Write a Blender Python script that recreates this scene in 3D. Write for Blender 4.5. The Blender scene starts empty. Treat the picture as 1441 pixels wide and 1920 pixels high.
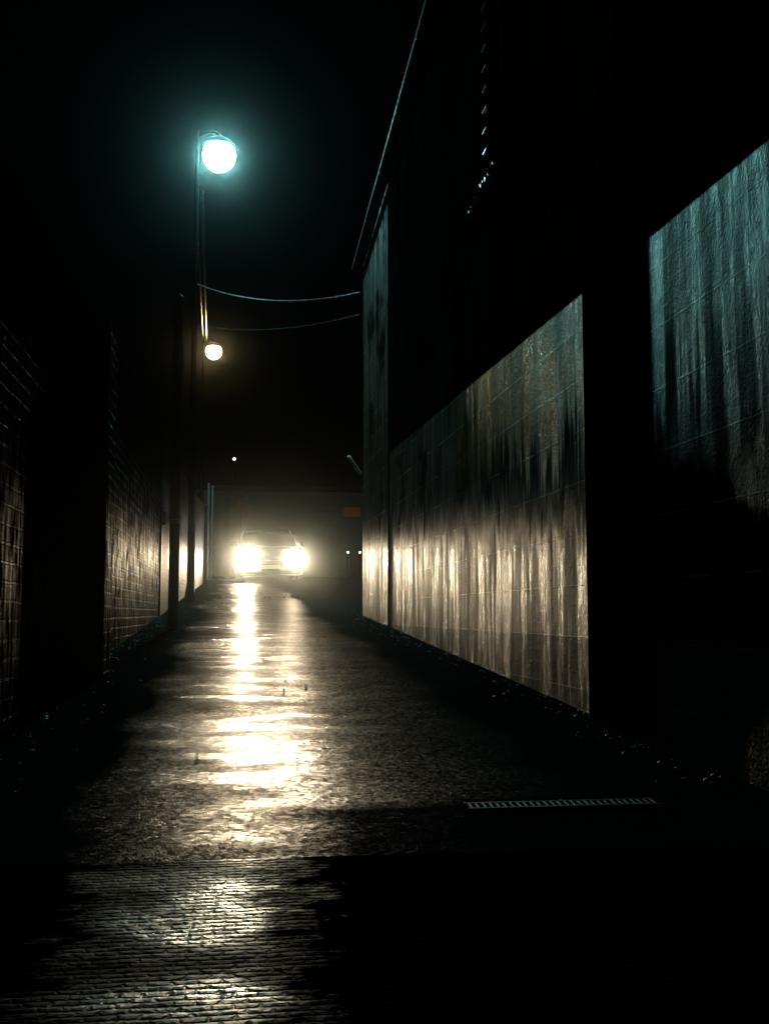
import bpy, bmesh, math, random
from mathutils import Vector, Matrix, Euler
random.seed(7)
S = bpy.context.scene
COL = S.collection
G = 0.0497                      # the alley climbs five per cent
PI = math.pi
def rz(y): return G * y         # road height

# ------------------------------------------------------------------ materials
class NT:
    def __init__(s, name):
        s.m = bpy.data.materials.new(name); s.m.use_nodes = True
        s.t = s.m.node_tree; s.t.nodes.clear()
        s.out = s.t.nodes.new('ShaderNodeOutputMaterial')
    def n(s, kind, **kw):
        nd = s.t.nodes.new('ShaderNode' + kind)
        for k, v in kw.items():
            if k in nd.inputs.keys():
                nd.inputs[k].default_value = v
            else:
                setattr(nd, k, v)
        return nd
    def l(s, a, b): s.t.links.new(a, b)
    def pos(s): return s.n('NewGeometry').outputs['Position']
    def sep(s, v):
        q = s.n('SeparateXYZ'); s.l(v, q.inputs[0]); return q.outputs
    def comb(s, x, y, z=0.0):
        q = s.n('CombineXYZ')
        for i, v in enumerate((x, y, z)):
            if isinstance(v, (int, float)): q.inputs[i].default_value = v
            else: s.l(v, q.inputs[i])
        return q.outputs[0]
    def math(s, op, a, b=0.0, clamp=False):
        q = s.n('Math', operation=op, use_clamp=clamp)
        for i, v in enumerate((a, b)):
            if isinstance(v, (int, float)): q.inputs[i].default_value = v
            else: s.l(v, q.inputs[i])
        return q.outputs[0]
    def mul3(s, v, sc):
        q = s.n('VectorMath', operation='MULTIPLY'); s.l(v, q.inputs[0]); q.inputs[1].default_value = sc
        return q.outputs[0]
    def noise(s, v, scale, detail=4.0, rough=0.55, out='Fac'):
        q = s.n('TexNoise', Scale=scale, Detail=detail, Roughness=rough); s.l(v, q.inputs['Vector'])
        return q.outputs[out]
    def rng(s, v, a, b, c=0.0, d=1.0, smooth=True):
        q = s.n('MapRange'); q.interpolation_type = 'SMOOTHSTEP' if smooth else 'LINEAR'
        s.l(v, q.inputs[0])
        for i, x in enumerate((a, b, c, d)): q.inputs[i + 1].default_value = x
        return q.outputs[0]
    def mix(s, f, a, b):
        q = s.n('Mix', data_type='RGBA')
        for i, v in ((0, f), (6, a), (7, b)):
            if isinstance(v, (int, float)): q.inputs[i].default_value = v
            elif isinstance(v, tuple): q.inputs[i].default_value = (*v, 1)
            else: s.l(v, q.inputs[i])
        return q.outputs[2]
    def bump(s, h, strength, dist, prev=None):
        q = s.n('Bump', Strength=strength, Distance=dist); s.l(h, q.inputs['Height'])
        if prev is not None: s.l(prev, q.inputs['Normal'])
        return q.outputs[0]
    def glitter(s, v, scale, k, prev):
        vo = s.n('TexVoronoi', Scale=scale); s.l(v, vo.inputs['Vector'])
        a = s.n('VectorMath', operation='SUBTRACT'); s.l(vo.outputs['Color'], a.inputs[0]); a.inputs[1].default_value = (.5, .5, .5)
        m = s.n('VectorMath', operation='MULTIPLY'); s.l(a.outputs[0], m.inputs[0])
        if isinstance(k, tuple): m.inputs[1].default_value = k
        else: s.l(s.comb(k, k, 0.0), m.inputs[1])
        d = s.n('VectorMath', operation='ADD'); s.l(prev, d.inputs[0]); s.l(m.outputs[0], d.inputs[1])
        e = s.n('VectorMath', operation='NORMALIZE'); s.l(d.outputs[0], e.inputs[0]); return e.outputs[0]
    def bsdf(s, color, rough, normal=None, metal=0.0, spec=0.5, coat=0.0):
        b = s.n('BsdfPrincipled')
        for k, v in (('Base Color', color), ('Roughness', rough), ('Metallic', metal), ('Specular IOR Level', spec), ('Coat Weight', coat)):
            if isinstance(v, tuple): b.inputs[k].default_value = (*v, 1)
            elif isinstance(v, (int, float)): b.inputs[k].default_value = v
            else: s.l(v, b.inputs[k])
        if normal is not None: s.l(normal, b.inputs['Normal'])
        s.l(b.outputs[0], s.out.inputs[0]); return b

def plain(name, color, rough, metal=0.0, spec=0.5, coat=0.0, nscale=30, var=0.35, bump=0.15):
    q = NT(name); p = q.pos()
    f = q.noise(p, nscale, 5)
    c = q.mix(f, tuple(x * (1 - var) for x in color), tuple(x * (1 + var) for x in color))
    r = q.rng(f, .3, .7, max(0.02, rough - .1), min(1, rough + .1))
    q.bsdf(c, r, q.bump(q.noise(p, nscale * 4, 3), bump, .004), metal, spec, coat)
    return q.m

def emit(name, color, strength):
    q = NT(name); e = q.n('Emission', Strength=strength); e.inputs[0].default_value = (*color, 1)
    q.l(e.outputs[0], q.out.inputs[0]); return q.m

def road_mat():
    q = NT('wet_asphalt'); p = q.pos()
    big = q.noise(q.mul3(p, (1.0, .55, 0)), .9, 5, .6)
    mid = q.noise(q.mul3(p, (.8, 2.2, 0)), 2.4, 4, .6)
    wet = q.rng(q.math('ADD', q.math('MULTIPLY', big, .6), q.math('MULTIPLY', mid, .4)), .40, .60)
    sx = q.sep(p)[0]
    sxw = q.math('ADD', sx, q.math('MULTIPLY', q.math('SUBTRACT', big, .5), .9))
    side = q.math('MULTIPLY', q.rng(sxw, -.40, -.12), q.rng(sxw, .92, .20))
    wet = q.math('MULTIPLY', wet, q.rng(sxw, .62, .16))
    sy = q.sep(p)[1]
    side = q.math('MULTIPLY', side, q.math('MAXIMUM', q.rng(q.math('ADD', sy, q.math('MULTIPLY', mid, .25)), 2.68, 2.82), q.rng(sxw, .30, .02, .02, 1)))
    wet = q.math('MULTIPLY', wet, q.math('ADD', .35, q.math('MULTIPLY', side, .65)))
    agg = q.n('TexVoronoi', Scale=200.0); q.l(p, agg.inputs['Vector'])
    fine = q.noise(p, 260, 3, .6)
    rough = q.rng(wet, 0, 1, ROAD_R[0], ROAD_R[1])
    c = q.mix(fine, (.004, .008, .008), (.013, .022, .022))
    n1 = q.bump(q.noise(q.mul3(p, (1, 1, 0)), 5, 3), .25, .02)
    n2 = q.n('Bump', Distance=.003); q.l(agg.outputs['Distance'], n2.inputs['Height']); q.l(n1, n2.inputs['Normal'])
    q.l(q.rng(wet, 0, 1, .8, .45), n2.inputs['Strength'])
    n3 = q.bump(fine, .5, .004, n2.outputs[0])
    n3 = q.glitter(p, 210, (.12, .12, 0), n3)
    n3 = q.glitter(p, 90, (.28, .26, 0), n3)
    vc = q.n('TexVoronoi', Scale=90.0); q.l(p, vc.inputs['Vector'])
    rnd = q.math('POWER', q.sep(vc.outputs['Color'])[2], 2.6)
    side = q.math('MULTIPLY', side, q.rng(rnd, 0, 1, .03, 1.6, False))
    patch = q.rng(q.noise(q.mul3(p, (1.6, 2.6, 0)), 1.6, 6, .68), .40, .62, .25, 1)
    side = q.math('MULTIPLY', side, patch)
    q.bsdf(c, rough, n3, spec=q.math('MULTIPLY', side, q.rng(wet, 0, 1, .014, .045)))
    tint = q.mix(q.math('MULTIPLY', wet, patch), (.30, 1, .95), (1, 1, 1))
    q.l(tint, [n_ for n_ in q.t.nodes if n_.type == 'BSDF_PRINCIPLED'][0].inputs['Specular Tint'])
    return q.m
ROAD_R = (.42, .19)

def apron_mat():
    q = NT('ribbed_brick_paving'); p = q.pos(); s = q.sep(p)
    wob = q.math('MULTIPLY', q.noise(p, 7, 3), .012)
    wob2 = q.math('MULTIPLY', q.noise(q.mul3(p, (1, 1.5, 0)), 24, 3), .022)
    v = q.comb(q.math('ADD', s[0], wob2), q.math('ADD', s[1], q.math('ADD', wob, q.math('MULTIPLY', wob2, .5))), 0.0)
    b = q.n('TexBrick'); q.l(v, b.inputs['Vector'])
    b.inputs['Color1'].default_value = (.2, .2, .2, 1); b.inputs['Color2'].default_value = (.9, .9, .9, 1); b.inputs['Mortar'].default_value = (0, 0, 0, 1)
    for k, x in (('Scale', 1.0), ('Mortar Size', .006), ('Mortar Smooth', 1.0), ('Brick Width', .034), ('Row Height', .0175)): b.inputs[k].default_value = x
    big = q.noise(q.mul3(p, (.7, 1.9, 0)), 2.1, 5, .62)
    wet = q.rng(big, .46, .60)
    fine = q.noise(p, 130, 3)
    jit = q.math('MULTIPLY', q.math('SUBTRACT', q.noise(q.mul3(p, (5, 9, 0)), 1.0, 6, .7), .5), .5)
    xx = q.math('ADD', s[0], jit); yy = q.math('ADD', s[1], q.math('MULTIPLY', jit, .35))
    wet = q.math('MULTIPLY', q.rng(xx, -.27, .02), q.rng(xx, .15, -.02))
    wet = q.math('MULTIPLY', wet, q.math('ADD', q.math('ADD', q.rng(yy, 1.60, 1.78), q.rng(yy, 1.62, 1.50)), .12, True))
    wet = q.math('MULTIPLY', wet, q.rng(big, .3, .55, .35, 1))
    rough = q.math('ADD', q.rng(wet, 0, 1, .75, .30), q.math('MULTIPLY', b.outputs['Color'], .06))
    n = q.bump(b.outputs['Fac'], .3, -.003)
    n = q.bump(b.outputs['Color'], .9, .004, n)
    n = q.bump(q.noise(p, 38, 4), .6, .012, n)
    n = q.glitter(p, 75, (.25, .25, 0), n)
    n = q.bump(fine, .35, .004, n)
    q.bsdf(q.mix(fine, (.003, .003, .003), (.009, .009, .009)), rough, n, spec=q.math('MULTIPLY', wet, .33))
    return q.m

def block_mat(name, base, dark, upper=False):
    q = NT(name); p = q.pos(); s = q.sep(p)
    v = q.comb(s[1], q.math('ADD', s[2], -.287 + .2072 * 10), 0.0)
    b = q.n('TexBrick'); q.l(v, b.inputs['Vector'])
    b.inputs['Color1'].default_value = (.35, .35, .35, 1); b.inputs['Color2'].default_value = (.65, .65, .65, 1); b.inputs['Mortar'].default_value = (.5, .5, .5, 1)
    for k, x in (('Scale', 1.0), ('Mortar Size', .0035), ('Mortar Smooth', .4), ('Brick Width', 40.0), ('Row Height', .2072)): b.inputs[k].default_value = x
    streak = q.noise(q.mul3(p, (1, 11, .9)), 1.0, 6, .65)          # run-down streaks
    streak2 = q.noise(q.mul3(p, (1, 55, 1.6)), 1.0, 4, .6)
    blot = q.noise(q.mul3(p, (1, 1.3, 1.0)), 1.7, 5, .6)
    grain = q.noise(p, 220, 4, .6)
    st = q.math('ADD', q.math('MULTIPLY', streak, .72), q.math('MULTIPLY', streak2, .28))
    f = q.rng(q.math('ADD', st, q.math('MULTIPLY', q.math('SUBTRACT', blot, .5), .95)), .46, .62)
    col = q.mix(f, dark, base)
    bay = q.rng(s[1], 3.5, 3.56, .38, 1)  # nearest panel's colour scaled down to dim its light
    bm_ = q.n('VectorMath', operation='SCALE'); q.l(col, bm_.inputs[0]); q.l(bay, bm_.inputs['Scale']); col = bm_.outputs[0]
    # shade of the unlit middle band painted into the colour, streaky edges
    wavy_z = q.math('ADD', s[2], q.math('MULTIPLY', q.math('SUBTRACT', st, .5), 1.7))
    hi = q.rng(q.math('SUBTRACT', wavy_z, q.math('MULTIPLY', q.math('SUBTRACT', s[1], 5.0), .06)), .95, 1.18); lo = q.rng(q.math('SUBTRACT', wavy_z, q.math('ADD', q.rng(s[1], 5.2, 7.0, 0, .9), q.rng(s[1], 8.4, 9.2, 0, 4.0))), 1.26, 1.50, 1, 0)
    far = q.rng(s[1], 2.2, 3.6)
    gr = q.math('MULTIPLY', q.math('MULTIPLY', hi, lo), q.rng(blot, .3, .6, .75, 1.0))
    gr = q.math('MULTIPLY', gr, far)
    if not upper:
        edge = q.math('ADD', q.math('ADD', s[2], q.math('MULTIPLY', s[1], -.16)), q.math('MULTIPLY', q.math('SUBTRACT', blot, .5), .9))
        low_shade = q.math('MULTIPLY', q.rng(edge, .55, .90, 1, 0), q.rng(s[1], 3.62, 3.7, 1, 0))  # shadow on the low part of the nearest panel, painted in
        low_shade = q.math('MULTIPLY', low_shade, q.rng(q.math('ADD', s[2], q.math('MULTIPLY', s[1], .9)), 2.55, 2.75))
        col = q.mix(q.math('MULTIPLY', low_shade, .97), col, (.006, .006, .006))
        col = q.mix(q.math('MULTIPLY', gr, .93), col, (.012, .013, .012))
        amber_f = q.math('MULTIPLY', q.math('MULTIPLY', q.rng(wavy_z, 1.28, 1.5), q.rng(q.math('ADD', s[1], q.math('MULTIPLY', blot, 1.2)), 3.9, 4.6)), q.rng(s[1], 7.0, 5.2))  # amber lamplight painted onto the upper part of the wall
        amber_f = q.math('MULTIPLY', amber_f, q.rng(blot, .30, .48))
        col = q.mix(q.math('MULTIPLY', amber_f, .9), col, AMBER_LIGHT)
    col = q.mix(q.math('MULTIPLY', q.math('MULTIPLY', b.outputs['Fac'], .8), q.rng(q.noise(p, 3.0, 4), .45, .6)), col, tuple(min(1, x * 1.6) for x in base))  # joints paled in colour to look like ledges catching light
    rough = q.rng(st, .38, .62, .52, .18) if not upper else .95
    spec = 0.0
    if not upper:
        rough = q.math('ADD', rough, q.math('MULTIPLY', gr, .4))
        foot = q.rng(q.math('ADD', s[2], q.math('MULTIPLY', q.math('SUBTRACT', st, .5), .05)), .485, .50, 1, 0)
        col = q.mix(q.math('MULTIPLY', foot, .75), col, (.035, .062, .062))
        spec = q.math('MULTIPLY', q.math('SUBTRACT', 1.0, gr, True), q.rng(foot, 0, 1, .85, .15))
        spec = q.math('MULTIPLY', q.math('MULTIPLY', spec, q.math('MULTIPLY', bay, q.math('ADD', .15, q.math('MULTIPLY', f, .85)))), q.math('SUBTRACT', 1.0, low_shade))
    n = q.bump(b.outputs['Fac'], .9, .004)
    n = q.bump(streak2, .10, .008, n)
    n = q.bump(q.noise(q.mul3(p, (1, 4.5, 2.2)), 1.0, 3, .5), .4, .05, n)
    n = q.bump(q.noise(p, 16, 5, .65), .38, .02, n)
    n = q.bump(q.noise(p, 95, 3, .6), .7, .007, n)
    n = q.bump(grain, .5, .004, n)
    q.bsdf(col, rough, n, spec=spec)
    return q.m
AMBER_LIGHT = (.55, .24, .02)

def brick_mat():
    q = NT('old_wet_brick'); p = q.pos(); s = q.sep(p)
    wob = q.math('MULTIPLY', q.math('SUBTRACT', q.noise(p, 9, 3), .5), .012)
    v = q.comb(q.math('ADD', s[1], s[0]), q.math('ADD', s[2], q.math('ADD', wob, 3.0)), 0.0)
    b = q.n('TexBrick'); q.l(v, b.inputs['Vector'])
    b.inputs['Color1'].default_value = (.25, .25, .25, 1); b.inputs['Color2'].default_value = (.8, .8, .8, 1); b.inputs['Mortar'].default_value = (.1, .1, .1, 1)
    for k, x in (('Scale', 1.0), ('Mortar Size', .008), ('Mortar Smooth', .5), ('Brick Width', .215), ('Row Height', .066)): b.inputs[k].default_value = x
    b2 = q.n('TexBrick'); q.l(v, b2.inputs['Vector'])
    for k, x in (('Scale', 1.0), ('Mortar Size', .008), ('Mortar Smooth', .5), ('Brick Width', 60.0), ('Row Height', .066)): b2.inputs[k].default_value = x
    streak = q.noise(q.mul3(p, (1, 30, 1.2)), 1.0, 5, .65)
    blot = q.noise(p, 2.2, 5, .6)
    grain = q.noise(p, 160, 4, .6)
    f = q.rng(q.math('ADD', q.math('MULTIPLY', blot, .5), q.math('MULTIPLY', streak, .5)), .42, .58)
    col = q.mix(q.math('MULTIPLY', b.outputs['Color'], .6), (.035, .022, .016), (.13, .085, .06))
    col = q.mix(q.math('MULTIPLY', f, .8), col, (.022, .022, .02))
    col = q.mix(b.outputs['Fac'], col, (.03, .028, .025))
    near_dark = q.rng(q.math('ADD', s[1], q.math('MULTIPLY', blot, 1.5)), 12.4, 13.6, 1, 0)  # bricks mixed towards black over the nearer stretch
    col = q.mix(q.math('MULTIPLY', near_dark, .86), col, (.004, .005, .005))
    n = q.bump(b.outputs['Fac'], 1.0, -.012)
    n = q.bump(b.outputs['Color'], .35, .01, n)
    n = q.bump(streak, .3, .012, n)
    n = q.bump(grain, .5, .004, n)
    q.bsdf(col, q.rng(streak, .35, .65, .6, .34), n, spec=q.math('MULTIPLY', q.rng(near_dark, 0, 1, 1.0, .55), q.math('ADD', q.rng(near_dark, 0, 1, .10, 0.0), q.math('MULTIPLY', q.math('ADD', q.math('MULTIPLY', b2.outputs['Fac'], .6), q.math('ADD', q.math('MULTIPLY', b.outputs['Fac'], .25), q.math('MULTIPLY', b.outputs['Color'], .22))), q.rng(q.noise(q.mul3(p, (1, 22, 5)), 1.0, 5, .65), .44, .66, 0, .12)))))
    return q.m

M = dict(
    road=road_mat(), apron=apron_mat(),
    strip=plain('trowelled_concrete', (.02, .021, .021), .5, nscale=12, spec=.25, bump=.4),
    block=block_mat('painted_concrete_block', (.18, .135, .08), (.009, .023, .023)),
    upper=block_mat('shaded_upper_wall', (.012, .013, .013), (.003, .003, .003), True),  # shade above the lit part put into the wall colour
    brick=brick_mat(),
    darkmetal=plain('dark_painted_metal', (.02, .021, .022), .5, nscale=40, spec=.2),
    gutter=plain('old_painted_gutter', (.04, .042, .042), .6, spec=.15, nscale=30, var=.5),
    black=plain('matt_black_paint', (.004, .004, .004), .9, nscale=40, spec=0.0),
    rust=plain('dark_timber', (.009, .008, .007), .75, nscale=25, bump=.5),
    galv=plain('galvanised_steel', (.42, .44, .45), .38, metal=.9, nscale=18),
    grate=plain('worn_grate_steel', (.62, .60, .55), .55, metal=.6, nscale=60),
    rubber=plain('rubber', (.012, .012, .012), .6, nscale=60),
    cable=plain('wet_cable_sheath', (.03, .03, .03), .22, nscale=60, spec=.7),
    white=plain('cable_glint_foil', (.85, .86, .85), .42, metal=.8, nscale=60),
    cablebright=plain('greasy_steel_cable', (.10, .105, .105), .4, metal=.5, nscale=9, var=.9),
    bare=plain('bare_bright_cable', (.75, .77, .77), .5, metal=.4, nscale=60),
    roof=plain('roof_felt', (.008, .008, .008), .95, nscale=10, spec=0.0),
    stone=plain('wet_pebble', (.06, .057, .054), .5, spec=.3,  nscale=70),
    paint=plain('grey_car_paint', (.012, .013, .014), .35, metal=.2, coat=.2, nscale=200, var=.1, bump=.0),
    glass=plain('dark_window_glass', (.01, .012, .013), .06, nscale=8, var=.1, bump=.0, spec=.6),
    chrome=plain('chrome', (.6, .6, .6), .15, metal=1.0, nscale=50, var=.1, bump=.02),
    plate=plain('blank_number_plate', (.5, .5, .46), .4, nscale=60, var=.1),
    render=plain('stained_render', (.05, .056, .055), .7, nscale=5, var=.35, bump=.4),
    door=plain('grey_roller_door', (.05, .052, .055), .5, nscale=9),
    orange=plain('orange_board', (.55, .17, .05), .6, nscale=14, var=.25),
    leaf=plain('reddish_leaf', (.12, .05, .025), .5, nscale=40),
    globe1=emit('cool_lamp_glass', (.36, 1.0, .97), 400),
    globe2=emit('amber_lamp_glass', (1.0, .70, .30), 80),
    lens=emit('headlamp_glass', (1.0, .90, .76), 120),
    spark=emit('small_lamp_glass', (.85, 1.0, .97), 5),
)

for k_ in ('lens', 'spark'): M[k_].cycles.emission_sampling = 'NONE'   # the beams themselves are the lamps

# ------------------------------------------------------------------ mesh helpers
class MB:
    def __init__(s): s.bm = bmesh.new()
    def box(s, a, b, bev=0.0):
        lo = [min(a[i], b[i]) for i in range(3)]; hi = [max(a[i], b[i]) for i in range(3)]
        r = bmesh.ops.create_cube(s.bm, size=1.0)
        for v in r['verts']:
            v.co = Vector([(lo[i] + hi[i]) / 2 + v.co[i] * (hi[i] - lo[i]) for i in range(3)])
        if bev:
            es = list({e for v in r['verts'] for e in v.link_edges})
            bmesh.ops.bevel(s.bm, geom=es, offset=bev, segments=2, affect='EDGES', profile=.6)
        return s
    def ramp(s, x0, x1, y0, y1, zb0, zb1, zt0, zt1):
        P = [(x0, y0, zb0), (x1, y0, zb0), (x1, y1, zb1), (x0, y1, zb1), (x0, y0, zt0), (x1, y0, zt0), (x1, y1, zt1), (x0, y1, zt1)]
        v = [s.bm.verts.new(p) for p in P]
        for f in ((3, 2, 1, 0), (4, 5, 6, 7), (0, 1, 5, 4), (1, 2, 6, 5), (2, 3, 7, 6), (3, 0, 4, 7)): s.bm.faces.new([v[i] for i in f])
        return s
    def sheet(s, x0, x1, y0, y1, lift=0.0, nx=1, ny=1):
        vs = [[s.bm.verts.new((x0 + (x1 - x0) * i / nx, y0 + (y1 - y0) * j / ny, rz(y0 + (y1 - y0) * j / ny) + lift)) for i in range(nx + 1)] for j in range(ny + 1)]
        for j in range(ny):
            for i in range(nx): s.bm.faces.new((vs[j][i], vs[j][i + 1], vs[j + 1][i + 1], vs[j + 1][i]))
        return s
    def tube(s, pts, r, seg=12, cap=True):
        pts = [Vector(p) for p in pts]; rings = []
        rr = r if isinstance(r, (list, tuple)) else [r] * len(pts)
        up = None
        for i, p in enumerate(pts):
            t = (pts[min(i + 1, len(pts) - 1)] - pts[max(i - 1, 0)]).normalized()
            if up is None:
                up = Vector((0, 0, 1)) if abs(t.z) < .9 else Vector((1, 0, 0))
            a = (up - t * up.dot(t)).normalized(); b = t.cross(a); up = a
            rings.append([s.bm.verts.new(p + (a * math.cos(2 * PI * k / seg) + b * math.sin(2 * PI * k / seg)) * rr[i]) for k in range(seg)])
        for A, B in zip(rings, rings[1:]):
            for k in range(seg): s.bm.faces.new((A[k], A[(k + 1) % seg], B[(k + 1) % seg], B[k]))
        if cap:
            s.bm.faces.new(rings[0][::-1]); s.bm.faces.new(rings[-1])
        return s
    def lathe(s, prof, origin=(0, 0, 0), axis='Z', seg=24):
        o = Vector(origin); rings = []
        for r, h in prof:
            ring = []
            for k in range(seg):
                c, d = r * math.cos(2 * PI * k / seg), r * math.sin(2 * PI * k / seg)
                q = {'Z': (c, d, h), 'X': (h, c, d), 'Y': (c, h, d)}[axis]
                ring.append(s.bm.verts.new(o + Vector(q)))
            rings.append(ring)
        for A, B in zip(rings, rings[1:]):
            for k in range(seg): s.bm.faces.new((A[k], A[(k + 1) % seg], B[(k + 1) % seg], B[k]))
        s.bm.faces.new(rings[0][::-1]); s.bm.faces.new(rings[-1])
        return s
    def loft(s, rings):
        R = [[s.bm.verts.new(p) for p in ring] for ring in rings]
        n = len(R[0])
        for A, B in zip(R, R[1:]):
            for k in range(n): s.bm.faces.new((A[k], A[(k + 1) % n], B[(k + 1) % n], B[k]))
        s.bm.faces.new(R[0][::-1]); s.bm.faces.new(R[-1])
        return s
    def build(s, name, mat, parent=None, smooth=False):
        bmesh.ops.recalc_face_normals(s.bm, faces=s.bm.faces)
        me = bpy.data.meshes.new(name); s.bm.to_mesh(me); s.bm.free()
        me.materials.append(mat)
        if smooth:
            for p in me.polygons: p.use_smooth = True
            try: me.set_sharp_from_angle(angle=math.radians(40))
            except Exception: pass
        o = bpy.data.objects.new(name, me); COL.objects.link(o)
        if parent:
            o.parent = parent
            o.matrix_parent_inverse = Matrix.Translation(-parent.location) if parent.get('_w') else Matrix()
        return o
def tag(o, label=None, cat=None, group=None, kind=None):
    for k, v in (('label', label), ('category', cat), ('group', group), ('kind', kind)):
        if v: o[k] = v
    return o
def thing(name, label, cat, loc, group=None, world=True):
    o = bpy.data.objects.new(name, None); COL.objects.link(o); o.location = loc; o.empty_display_size = .2
    if world: o['_w'] = 1
    return tag(o, label, cat, group)

# ------------------------------------------------------------------ the ground
tag(MB().sheet(-45, 45, -12, 110, 0, 1, 1).build('road', M['road']), kind='structure')
tag(MB().sheet(-.776, 1.37, 2.16, 2.44, .004).build('concrete_strip', M['road']), kind='structure')
tag(MB().sheet(-.776, 1.37, -6, 2.16, .004).build('paving', M['apron']), kind='structure')

# loose grit along the wall feet
mb = MB()
def pebble(mb, x, y, r):
    res = bmesh.ops.create_icosphere(mb.bm, subdivisions=1, radius=r)
    s = Vector((random.uniform(.7, 1.4), random.uniform(.7, 1.4), random.uniform(.4, .8)))
    a = random.uniform(0, PI)
    for v in res['verts']:
        q = Vector((v.co.x * s.x, v.co.y * s.y, v.co.z * s.z)) * random.uniform(.8, 1.15)
        v.co = Vector((x + q.x * math.cos(a) - q.y * math.sin(a), y + q.x * math.sin(a) + q.y * math.cos(a), rz(y) + .002 + q.z + r * .2))
for i in range(520):
    y = 2.75 + 9.5 * random.random() ** 1.3
    if random.random() < .55: x = 1.36 - abs(random.gauss(0, .11)) - .012
    else: x = -.765 + abs(random.gauss(0, .10)) + .012
    if not -.75 < x < 1.35: continue
    pebble(mb, x, y, random.choice((.003, .004, .005, .007, .011)))
for i in range(170):
    pebble(mb, random.uniform(-.5, 1.2), random.uniform(2.8, 15), random.choice((.002, .003, .003, .004, .006)))
for i in range(60):
    pebble(mb, random.gauss(.6, .5), random.gauss(17, .8), random.choice((.006, .01, .016)))
tag(mb.build('gravel', M['stone']), kind='stuff')

# ------------------------------------------------------------------ right: concrete block building
WX = 1.37
rb = thing('concrete_building', 'tall blockwork building with streaked pale lower wall on the right of the alley', 'building', (WX + 2, 3, 0))
sl0, sl1 = 1.79, 2.10          # underside of the shaded band at y=-8 .. see below
def band(y): return 1.775 + .031 * y
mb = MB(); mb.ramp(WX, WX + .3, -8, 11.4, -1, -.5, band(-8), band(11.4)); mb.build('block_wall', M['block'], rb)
def top(y): return 4.45 + .08 * (11.4 - y)
mb = MB(); mb.ramp(WX - .010, WX + .3, -8, 9.5, band(-8) + .002, band(9.5) + .002, top(-8), top(9.5)); mb.build('upper_wall', M['upper'], rb)
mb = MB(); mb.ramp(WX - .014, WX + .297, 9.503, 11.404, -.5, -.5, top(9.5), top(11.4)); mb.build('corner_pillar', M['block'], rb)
mb = MB(); mb.ramp(WX - .032, WX + .1, 3.55, 3.96, -.5, -.5, top(3.55) - .002, top(3.96) - .002); mb.build('pilaster', M['upper'], rb)
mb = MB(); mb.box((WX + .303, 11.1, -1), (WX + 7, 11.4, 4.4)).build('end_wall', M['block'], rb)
mb = MB(); mb.ramp(WX - .03, WX + 7, -8, 11.45, top(-8) + .003, top(11.45) + .003, top(-8) + .12, top(11.45) + .12); mb.build('roof', M['roof'], rb)
# half-round gutter on the eave
mb = MB(); pts = []
prof = [(-.042 * math.cos(a), -.042 * math.sin(a)) for a in [PI * k / 10 for k in range(11)]]
prof2 = [(x * .88, z * .88) for x, z in prof[::-1]]
rings = []
for k in range(16):
    y = 11.55 - k * 1.2
    rings.append([(WX - .085 + x, y, top(y) - .01 + z + .008 * math.sin(k * 2.1)) for x, z in prof + prof2])
mb.loft(rings); gut = mb.build('gutter', M['gutter'], rb, True)
for y in (11.2, 10.2, 9.2, 8.2, 7.2):
    MB().box((WX - .05, y, top(y) - .07), (WX - .13, y + .03, top(y) - .078)).build('gutter_bracket', M['gutter'], rb)
mb = MB(); mb.tube([(WX - .0085, 3.765, .2), (WX - .0085, 3.765, 1.2), (WX - .0085, 3.765, 1.85)], .006); mb.build('conduit', M['galv'], rb)
# louvred vent with a bright sill
vent = MB(); vent.box((WX - .036, 5.30, 2.99), (WX - .075, 5.37, 4.1), .004); vo = vent.build('louvre_vent', M['upper'], rb)
for k in range(9):
    sm = MB()
    z = 3.03 + k * .115
    sm.ramp(WX - .092, WX - .0755, 5.29, 5.375, z, z, z + .004, z + .004)
    sm.build('slat', M['galv'], vo)

# cable twisted from strands
def twisted(name, a, b, r, pitch, mat, label, sag=0.0, strands=2):
    a, b = Vector(a), Vector(b); root = thing(name, label, 'cable', a)
    L = (b - a).length; n = int(L / pitch * 10) + 2
    d = (b - a).normalized(); u = d.cross(Vector((0, 0, 1))).normalized(); w = u.cross(d)
    for sidx in range(strands):
        pts = []
        for i in range(n):
            t = i / (n - 1); ph = 2 * PI * t * L / pitch + 2 * PI * sidx / strands
            pts.append(a.lerp(b, t) + (u * math.cos(ph) + w * math.sin(ph)) * r + Vector((0, 0, -4 * sag * t * (1 - t))))
        MB().tube(pts, r * .62, 8).build('strand', mat, root, True)
    return root
sc = MB(); rows = []  # crumpled strip put up to shine like a twisted service cable
NS = 46
for i in range(NS + 1):
    y = 5.22 + .74 * i / NS; zc = 2.957 - .052 * i / NS; h = .030 * min(1, .35 + i / 9, .25 + (NS - i) / 14)
    rows.append([(WX - .036 - random.uniform(.0, .034), y + random.uniform(-.006, .006), zc + h * (k / 3 - .5) * 2 + random.uniform(-.005, .005)) for k in range(4)]
                + [(WX - .020, y, zc + h * (1 - k / 1.5)) for k in (0, 3)])
sc.loft(rows); tag(sc.build('cable_glint', M['white']), 'short crumpled bright white strip added for the glint of a twisted cable high on the shaded upper wall', 'glint')

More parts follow.
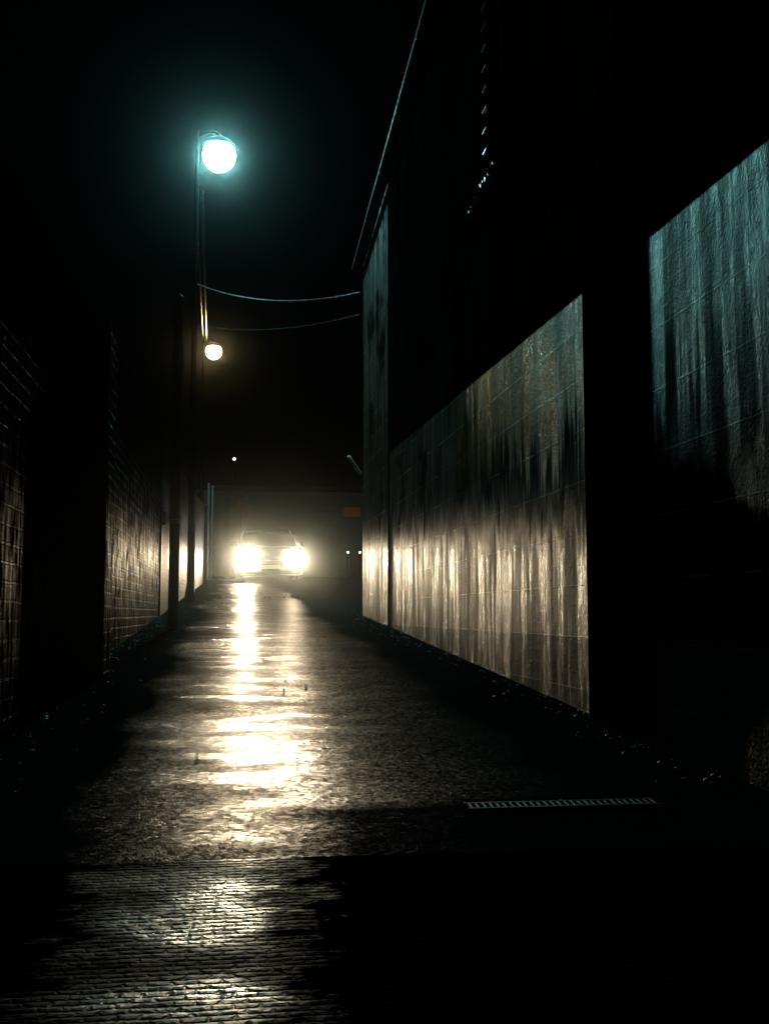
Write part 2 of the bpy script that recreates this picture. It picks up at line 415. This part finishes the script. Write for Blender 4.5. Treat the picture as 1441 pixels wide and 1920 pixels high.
# ------------------------------------------------------------------ left: brick building
LX = -.776
lb = thing('brick_building', 'long low dark brick building with wet pilastered wall on the left of the alley', 'building', (LX - 2, 10, 0))
def ltop(y): return 1.75 + .056 * y
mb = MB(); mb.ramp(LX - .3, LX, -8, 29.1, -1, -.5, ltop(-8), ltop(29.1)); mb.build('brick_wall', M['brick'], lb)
for y0, y1, p in ((5.45, 5.78, .135), (19.6, 19.95, .05), (26.6, 27.0, .08)):
    mb = MB(); mb.ramp(LX - .1, LX + p, y0, y1, -.5, -.5, ltop(y0) - .002, ltop(y1) - .002); mb.build('pilaster', M['brick'], lb)
mb = MB(); mb.ramp(LX - .36, LX + .05, -8, 29.15, ltop(-8) + .003, ltop(29.15) + .003, ltop(-8) + .07, ltop(29.15) + .07); mb.build('coping', M['roof'], lb)
for x, y in ((LX + .06, 28.2), (LX + .14, 29.18)):
    mb = MB(); mb.tube([(x, y, rz(y) + .05), (x, y, rz(y) + 2.6)], .028); mb.build('drainpipe', M['galv'], lb, True)
# sunken back door
dr = MB(); dr.ramp(LX - .02, LX + .012, 11.3, 12.3, rz(11.3), rz(12.3), rz(11.3) + 1.95, rz(12.3) + 1.95); d = dr.build('door', M['darkmetal'], lb)
MB().box((LX + .012, 11.42, rz(11.4) + .95), (LX + .05, 11.45, rz(11.4) + 1.1), .004).build('handle', M['galv'], d)

# ------------------------------------------------------------------ lamps and poles
def street_lamp(px, py, lx, lz, rad, mat, label, lean=0.0):
    base = rz(py)
    t = thing('street_lamp', label, 'street lamp', (px, py, base), 'street lamps along the left wall')
    MB().tube([(px, py, base - .3), (px, py, base + 1.2), (px + lean, py, lz + .35)], [.045, .042, .03], 16).build('pole', M['black'], t, True)
    MB().lathe([(.075, 0), (.075, .05), (.05, .22), (.045, .26)], (px, py, base)).build('pole_base', M['black'], t, True)
    pts = [(px + lean + .0, py, lz + .12)]
    for k in range(9):
        a = k / 8
        pts.append((px + lean + (lx - px - lean) * a, py, lz + .16 + .18 * math.sin(PI * (.15 + .5 * a)) + (.0 if a < .9 else -.02)))
    MB().tube(pts, .018, 10).build('arm', M['black'], t, True)
    MB().lathe([(.03, .30), (.05, .26), (rad * .75, rad * .72 + .05), (rad * 1.08, rad * .60), (rad * 1.08, rad * .55), (rad * .8, rad * .58)], (lx, py, lz)).build('cap', M['black'], t, True)
    MB().lathe([(rad * math.sin(PI * k / 14) + .001, -rad * math.cos(PI * k / 14)) for k in range(11)], (lx, py, lz), seg=28).build('lamp_globe', mat, t, True)
    return t
L1 = (-.30, 14.6, 6.98); L2 = (-.66, 29.0, 7.72)
street_lamp(-.60, 14.6, L1[0], L1[2], .22, M['globe1'], 'nearer and higher street lamp with a cool white glowing globe')
street_lamp(-.93, 29.0, L2[0], L2[2], .21, M['globe2'], 'farther street lamp with a smaller amber glowing globe')

up = thing('utility_pole', 'dark upright pole standing just off the left brick wall', 'pole', (-.513, 9.2, rz(9.2)))
MB().tube([(-.513, 9.2, rz(9.2) - .3), (-.515, 9.2, 2.0), (-.52, 9.2, 3.3)], [.044, .043, .036], 16).build('pole', M['rust'], up, True)
MB().lathe([(.05, 0), (.05, .02), (.02, .05)], (-.52, 9.2, 3.3)).build('pole_cap', M['darkmetal'], up, True)
MB().lathe([(.047, 0), (.049, .01), (.049, .03), (.047, .04)], (-.514, 9.2, 1.35)).build('band', M['galv'], up, True)

def cable(label, a, b, sag, r=.008, mat='cable', group=None):
    a, b = Vector(a), Vector(b); n = 40
    pts = [a.lerp(b, i / n) + Vector((0, 0, -4 * sag * (i / n) * (1 - i / n))) for i in range(n + 1)]
    o = MB().tube(pts, r, 8).build('overhead_cable', M[mat], None, True)
    return tag(o, label, 'cable', group)
tag(twisted('overhead_cable', (WX - .05, 11.42, 4.12), (-.57, 14.6, 5.12), .005, .5, M['cablebright'], 'brightest overhead cable sagging from the right building corner to the first lamp pole', .16), group='overhead cables')
cable('fainter overhead cable just below the brightest one at the right building corner', (WX - .05, 11.43, 3.87), (-.57, 14.6, 4.55), .12, .006, 'cable', 'overhead cables')
cable('overhead cable dropping from beside the amber lamp to the far garage', (-.90, 29.0, 7.95), (4.35, 37.95, 4.9), .25, .008, 'cable', 'overhead cables')
cable('left strand of the paired cables running from the cool lamp to the amber lamp', (-.62, 14.6, 6.55), (-.95, 29.0, 8.05), .05, .012, 'cable', 'overhead cables')
cable('right and thicker strand of the paired cables from the cool lamp to the amber lamp', (-.53, 14.6, 6.50), (-.86, 29.0, 8.02), .05, .028, 'cable', 'overhead cables')
twisted('hanging_cable', (2.42, 20.8, 3.35), (1.96, 18.6, 3.35), .02, .16, M['bare'], 'bright twisted cable hanging in the gap past the right building corner')

# ------------------------------------------------------------------ trench drain
td = thing('trench_drain', 'narrow steel slotted drain set across the road at right', 'drain', (.8, 2.54, rz(2.54)))
y0, y1, xa, xb = 2.518, 2.562, .55, 1.03
fr = MB()
fr.ramp(xa, xb, y0 - .012, y0, rz(y0) - .02, rz(y0) - .02, rz(y0) + .009, rz(y0) + .009)
fr.ramp(xa, xb, y1, y1 + .012, rz(y1) - .02, rz(y1) - .02, rz(y1) + .009, rz(y1) + .009)
fr.build('frame', M['darkmetal'], td)
gb = MB(); x = xa + .008
while x < xb - .01:
    h = random.uniform(-.001, .001)
    gb.ramp(x, x + .006, y0 + .001, y1 - .001, rz(y0) - .01, rz(y0) - .01, rz(y0) + .007 + h, rz(y1) + .009 + h)
    x += .0168
gb.build('grate', M['grate'], td)

# ------------------------------------------------------------------ far garage building
FY = 38.0; fz = rz(FY)
fb = thing('garage_building', 'low rendered garage building closing the far end of the alley', 'building', (2, FY, fz))
MB().box((-7, FY, fz - .5), (2.75, FY + .3, fz + 3.05)).build('front_wall', M['render'], fb)
MB().box((2.753, FY + .02, fz + 2.36), (9, FY + .3, fz + 3.05)).build('front_wall', M['render'], fb)
MB().box((4.75, FY + .02, fz - .5), (9, FY + .3, fz + 2.357)).build('front_wall', M['render'], fb)
MB().box((-7.2, FY - .15, fz + 3.053), (9.2, FY + 6, fz + 3.2)).build('roof', M['roof'], fb)
rd = MB()
for k in range(24): rd.box((2.756, FY + .20 - .012 * (k % 2), fz + .1 * k - .02), (4.747, FY + .26, fz + .1 * k + .078))
rd.build('roller_door', M['door'], fb)
MB().box((-.42, FY - .16, fz - .2), (-.22, FY - .003, fz + 2.75)).build('pier', M['darkmetal'], fb)
sg = MB(); sg.box((3.82, FY - .06, fz + 2.15), (4.42, FY - .02, fz + 2.5), .006); sg.build('orange_board', M['orange'], fb)
for x in (3.95, 4.38):
    b = thing('marker_lamp', ('left' if x < 4.1 else 'right') + ' one of two tiny white lights in the dark garage doorway', 'light', (x, FY - .3, fz), 'tiny white doorway lights')
    MB().tube([(x, FY - .3, fz - .1), (x, FY - .3, fz + .82)], .03, 12).build('post', M['darkmetal'], b, True)
    MB().lathe([(.012, -.03), (.03, -.015), (.034, 0), (.03, .015), (.012, .03)], (x, FY - .34, fz + .86), 'Y', 16).build('lamp', M['spark'], b, True)
wl = thing('wall_lamp', 'single distant white point of light high above the left headlight', 'light', (-.1, 44, rz(44)))
MB().tube([(-.1, 44, rz(44) - .2), (-.1, 44, 6.85)], .05, 12).build('post', M['darkmetal'], wl, True)
MB().lathe([(.02, -.055), (.05, -.03), (.06, 0), (.05, .03), (.02, .055)], (-.1, 43.95, 6.92), 'Z', 16).build('lamp', M['spark'], wl, True)
# leafy tuft on the garage roof edge
pl = thing('roof_plant', 'small reddish leafy tuft on the far wall above the left headlight', 'plant', (.15, FY - .35, fz))
MB().tube([(.15, FY - .3, fz - .1), (.17, FY - .32, fz + 1.4), (.14, FY - .3, fz + 2.5)], [.03, .022, .012], 8).build('stem', M['rust'], pl, True)
lf = MB()
for i in range(260):
    c = Vector((random.gauss(.15, .16), FY - .32 + random.gauss(0, .12), fz + random.gauss(2.45, .16)))
    e = Euler((random.uniform(0, 6), random.uniform(0, 6), random.uniform(0, 6))).to_matrix()
    s = random.uniform(.03, .06)
    vs = [lf.bm.verts.new(c + e @ Vector(p) * s) for p in ((-1, 0, 0), (0, -.45, .1), (1, 0, 0), (0, .45, .1))]
    lf.bm.faces.new(vs)
lf.build('foliage', M['leaf'], pl)

# ------------------------------------------------------------------ the car with its headlights on
CX, CY = .905, 28.0
car = thing('car', 'car facing the camera at the end of the alley with both headlights blazing', 'car', (CX, CY, rz(CY)), world=False)
car.rotation_euler = (math.atan(G), 0, 0)
def ring(y, hw, z0, z1, r=.12, crown=.03, n=6):
    P = []
    for cx, cz, a0 in ((hw - r, z0 + r * .6, -PI / 2), (hw - r, z1 - r, 0), (-hw + r, z1 - r, PI / 2), (-hw + r, z0 + r * .6, PI)):
        for k in range(n):
            a = a0 + PI / 2 * k / (n - 1)
            x = cx + r * math.cos(a); z = cz + r * (math.sin(a) if math.sin(a) > 0 else .6 * math.sin(a))
            if z > z1 - r * .5: z += crown * (1 - (x / hw) ** 2)
            P.append((x, y, z))
    return P
body = MB().loft([ring(.00, .70, .30, .84), ring(.05, .78, .22, .91), ring(.18, .85, .19, .93), ring(.45, .88, .18, .93), ring(1.0, .90, .18, .93), ring(1.35, .90, .18, .96),
                  ring(2.4, .91, .18, .97), ring(3.5, .91, .18, .98), ring(4.1, .88, .2, .99), ring(4.35, .82, .26, .92), ring(4.42, .74, .34, .82)])
body.build('body', M['paint'], car, True)
cab = MB().loft([ring(1.25, .76, .93, .97, .02, 0), ring(1.75, .70, .93, 1.28, .10, .02), ring(2.1, .64, .93, 1.44, .12, .02), ring(2.9, .63, .93, 1.47, .12, .02), ring(3.6, .64, .93, 1.36, .12, .02), ring(4.15, .72, .93, .98, .02, 0)])
cab.build('cabin', M['paint'], car, True)
def quad(pts, name, mat, parent=car, th=.008):
    mb = MB(); P = [Vector(p) for p in pts]; n = (P[1] - P[0]).cross(P[2] - P[0]).normalized() * th
    mb.loft([P, [p + n for p in P]]); return mb.build(name, mat, parent)
quad([(-.66, 1.30, .985), (.66, 1.30, .985), (.57, 2.02, 1.425), (-.57, 2.02, 1.425)], 'windscreen', M['glass'], th=.012)
for sx in (-1, 1):
    quad([(sx * .775, 1.85, .99), (sx * .775, 3.6, .99), (sx * .655, 3.3, 1.37), (sx * .655, 2.2, 1.37)], 'side_window', M['glass'], th=-.012 * sx)
    m = MB(); m.box((sx * .90, 1.55, .98), (sx * 1.06, 1.63, 1.10), .02); m.tube([(sx * .86, 1.6, .97), (sx * .95, 1.6, 1.02)], .02); m.build('mirror', M['paint'], car)
    for wy in (.82, 3.45):
        w = MB().lathe([(.20, -.09), (.29, -.10), (.325, -.07), (.33, 0), (.325, .07), (.29, .10), (.20, .09)], (sx * .80, wy, .33), 'X', 32).build('wheel', M['rubber'], car, True)
        MB().lathe([(.03, .115 * sx), (.10, .11 * sx), (.19, .095 * sx), (.20, .085 * sx)], (sx * .80, wy, .33), 'X', 24).build('rim', M['galv'], w, True)
    # headlight: housing, reflector rim and glowing glass
    for hz_ in (.47, .775):  # lamps doubled and enlarged to make the glow taller
        h = MB(); h.lathe([(.10, .10), (.142, .02), (.147, -.03), (.137, -.04)], (sx * .615, .06, hz_), 'Y', 28); ho = h.build('doubled_headlight', M['chrome'], car, True)
        MB().lathe([(.135, -.035), (.126, -.055), (.09, -.072), (.03, -.082)], (sx * .615, .06, hz_), 'Y', 28).build('lens', M['lens'], ho, True)
    f = MB(); f.lathe([(.05, .02), (.055, -.03), (.04, -.035)], (sx * .62, .02, .36), 'Y', 20); f.build('fog_lamp', M['glass'], car, True)
gr = MB()
for k in range(5): gr.box((-.36 + .01 * k, -.02, .50 + .042 * k), (.36 - .01 * k, .03, .522 + .042 * k), .003)
gr.build('grille', M['chrome'], car)
MB().box((-.70, -.04, .27), (.70, .10, .42), .03).build('bumper', M['paint'], car)
MB().box((-.26, -.055, .35), (.26, -.043, .46), .003).build('number_plate', M['plate'], car)

# headlight beams: lamps at the lenses with a dipped-beam cut-off
for sx in (-1, 1):
    AZ = (.03 if sx > 0 else .012)
    ld = bpy.data.lights.new('headlight_beam', 'SPOT'); ld.energy = 1000.0; ld.shadow_soft_size = .09
    ld.spot_size = math.radians(64); ld.spot_blend = .6; ld.color = (1, .85, .63)
    ld.use_nodes = True; t = ld.node_tree; t.nodes.clear()
    o_ = t.nodes.new('ShaderNodeOutputLight'); e_ = t.nodes.new('ShaderNodeEmission'); tc = t.nodes.new('ShaderNodeTexCoord')
    sp = t.nodes.new('ShaderNodeSeparateXYZ'); mr = t.nodes.new('ShaderNodeMapRange'); mr.interpolation_type = 'SMOOTHSTEP'
    dv = t.nodes.new('ShaderNodeMath'); dv.operation = 'DIVIDE'
    t.links.new(tc.outputs['Normal'], sp.inputs[0]); t.links.new(sp.outputs[1], dv.inputs[0]); t.links.new(sp.outputs[2], dv.inputs[1])
    # image y over -z : elevation of the ray above the lamp axis
    for i, v in enumerate((-.035, .03, BEAM, BEAM * .04) if False else (-.022, .008, 0, 1)): mr.inputs[i + 1].default_value = v
    def mth(op, u, v):
        q = t.nodes.new('ShaderNodeMath'); q.operation = op
        for i, x in enumerate((u, v)):
            if isinstance(x, (int, float)): q.inputs[i].default_value = x
            else: t.links.new(x, q.inputs[i])
        return q.outputs[0]
    t.links.new(dv.outputs[0], mr.inputs[0])
    az = mth('ADD', mth('DIVIDE', sp.outputs[0], sp.outputs[2]), 0.0)
    # dipped beam: wide spread plus a narrow bright centre
    hot = mth('POWER', 2.718, mth('MULTIPLY', mth('POWER', mth('ABSOLUTE', mth('DIVIDE', mth('ADD', az, AZ), .03), 0), 2.0), -1.0))
    el = mth('POWER', 2.718, mth('MULTIPLY', mth('POWER', mth('ABSOLUTE', mth('DIVIDE', mth('ADD', dv.outputs[0], -.006), .022), 0), 2.0), -1.0))
    tot = mth('ADD', mth('MULTIPLY', mr.outputs[0], .88), mth('MULTIPLY', mth('MULTIPLY', hot, el), 3.6))
    t.links.new(tot, e_.inputs[1]); t.links.new(e_.outputs[0], o_.inputs[0])
    e_.inputs[0].default_value = (1, .91, .76, 1)
    lo = bpy.data.objects.new('headlight_beam', ld); COL.objects.link(lo)
    lo.parent = car; lo.location = (sx * .615, -.06, .65); lo.rotation_euler = (-PI / 2, PI, 0)

# ------------------------------------------------------------------ thin haze, added to give the lamps a glow
hz = NT('glow_haze'); pv = hz.n('VolumePrincipled')
pv.inputs['Color'].default_value = (.9, 1, 1, 1); pv.inputs['Density'].default_value = 6.5e-4; pv.inputs['Anisotropy'].default_value = .986
hz.l(pv.outputs[0], hz.out.inputs['Volume']); hz.m.cycles.volume_sampling = 'MULTIPLE_IMPORTANCE'
tag(MB().box((-46, -13, -2.5), (46, 111, 12)).build('added_glow_haze', hz.m), kind='stuff')

# ------------------------------------------------------------------ world, camera, render
w = bpy.data.worlds.new('World'); S.world = w; w.use_nodes = True
w.node_tree.nodes['Background'].inputs[0].default_value = (.2, .5, .55, 1)
w.node_tree.nodes['Background'].inputs[1].default_value = .00015
cd = bpy.data.cameras.new('camera'); cam = bpy.data.objects.new('camera', cd); COL.objects.link(cam)
cd.sensor_fit = 'VERTICAL'; cd.sensor_height = 36; cd.sensor_width = 27; cd.lens = 37.5; cd.clip_start = .05; cd.clip_end = 400
cam.location = (0, 0, .59); cam.rotation_euler = (math.radians(90 + 5.4268), 0, math.radians(-7.9483))
S.camera = cam
S.view_settings.view_transform = 'Standard'; S.view_settings.look = 'None'; S.view_settings.exposure = 0; S.view_settings.gamma = 1
S.render.engine = 'CYCLES'
S.cycles.use_denoising = True; S.cycles.max_bounces = 6; S.cycles.volume_bounces = 0
S.cycles.sample_clamp_indirect = 4; S.cycles.caustics_reflective = False; S.cycles.caustics_refractive = False
S.cycles.use_light_tree = True
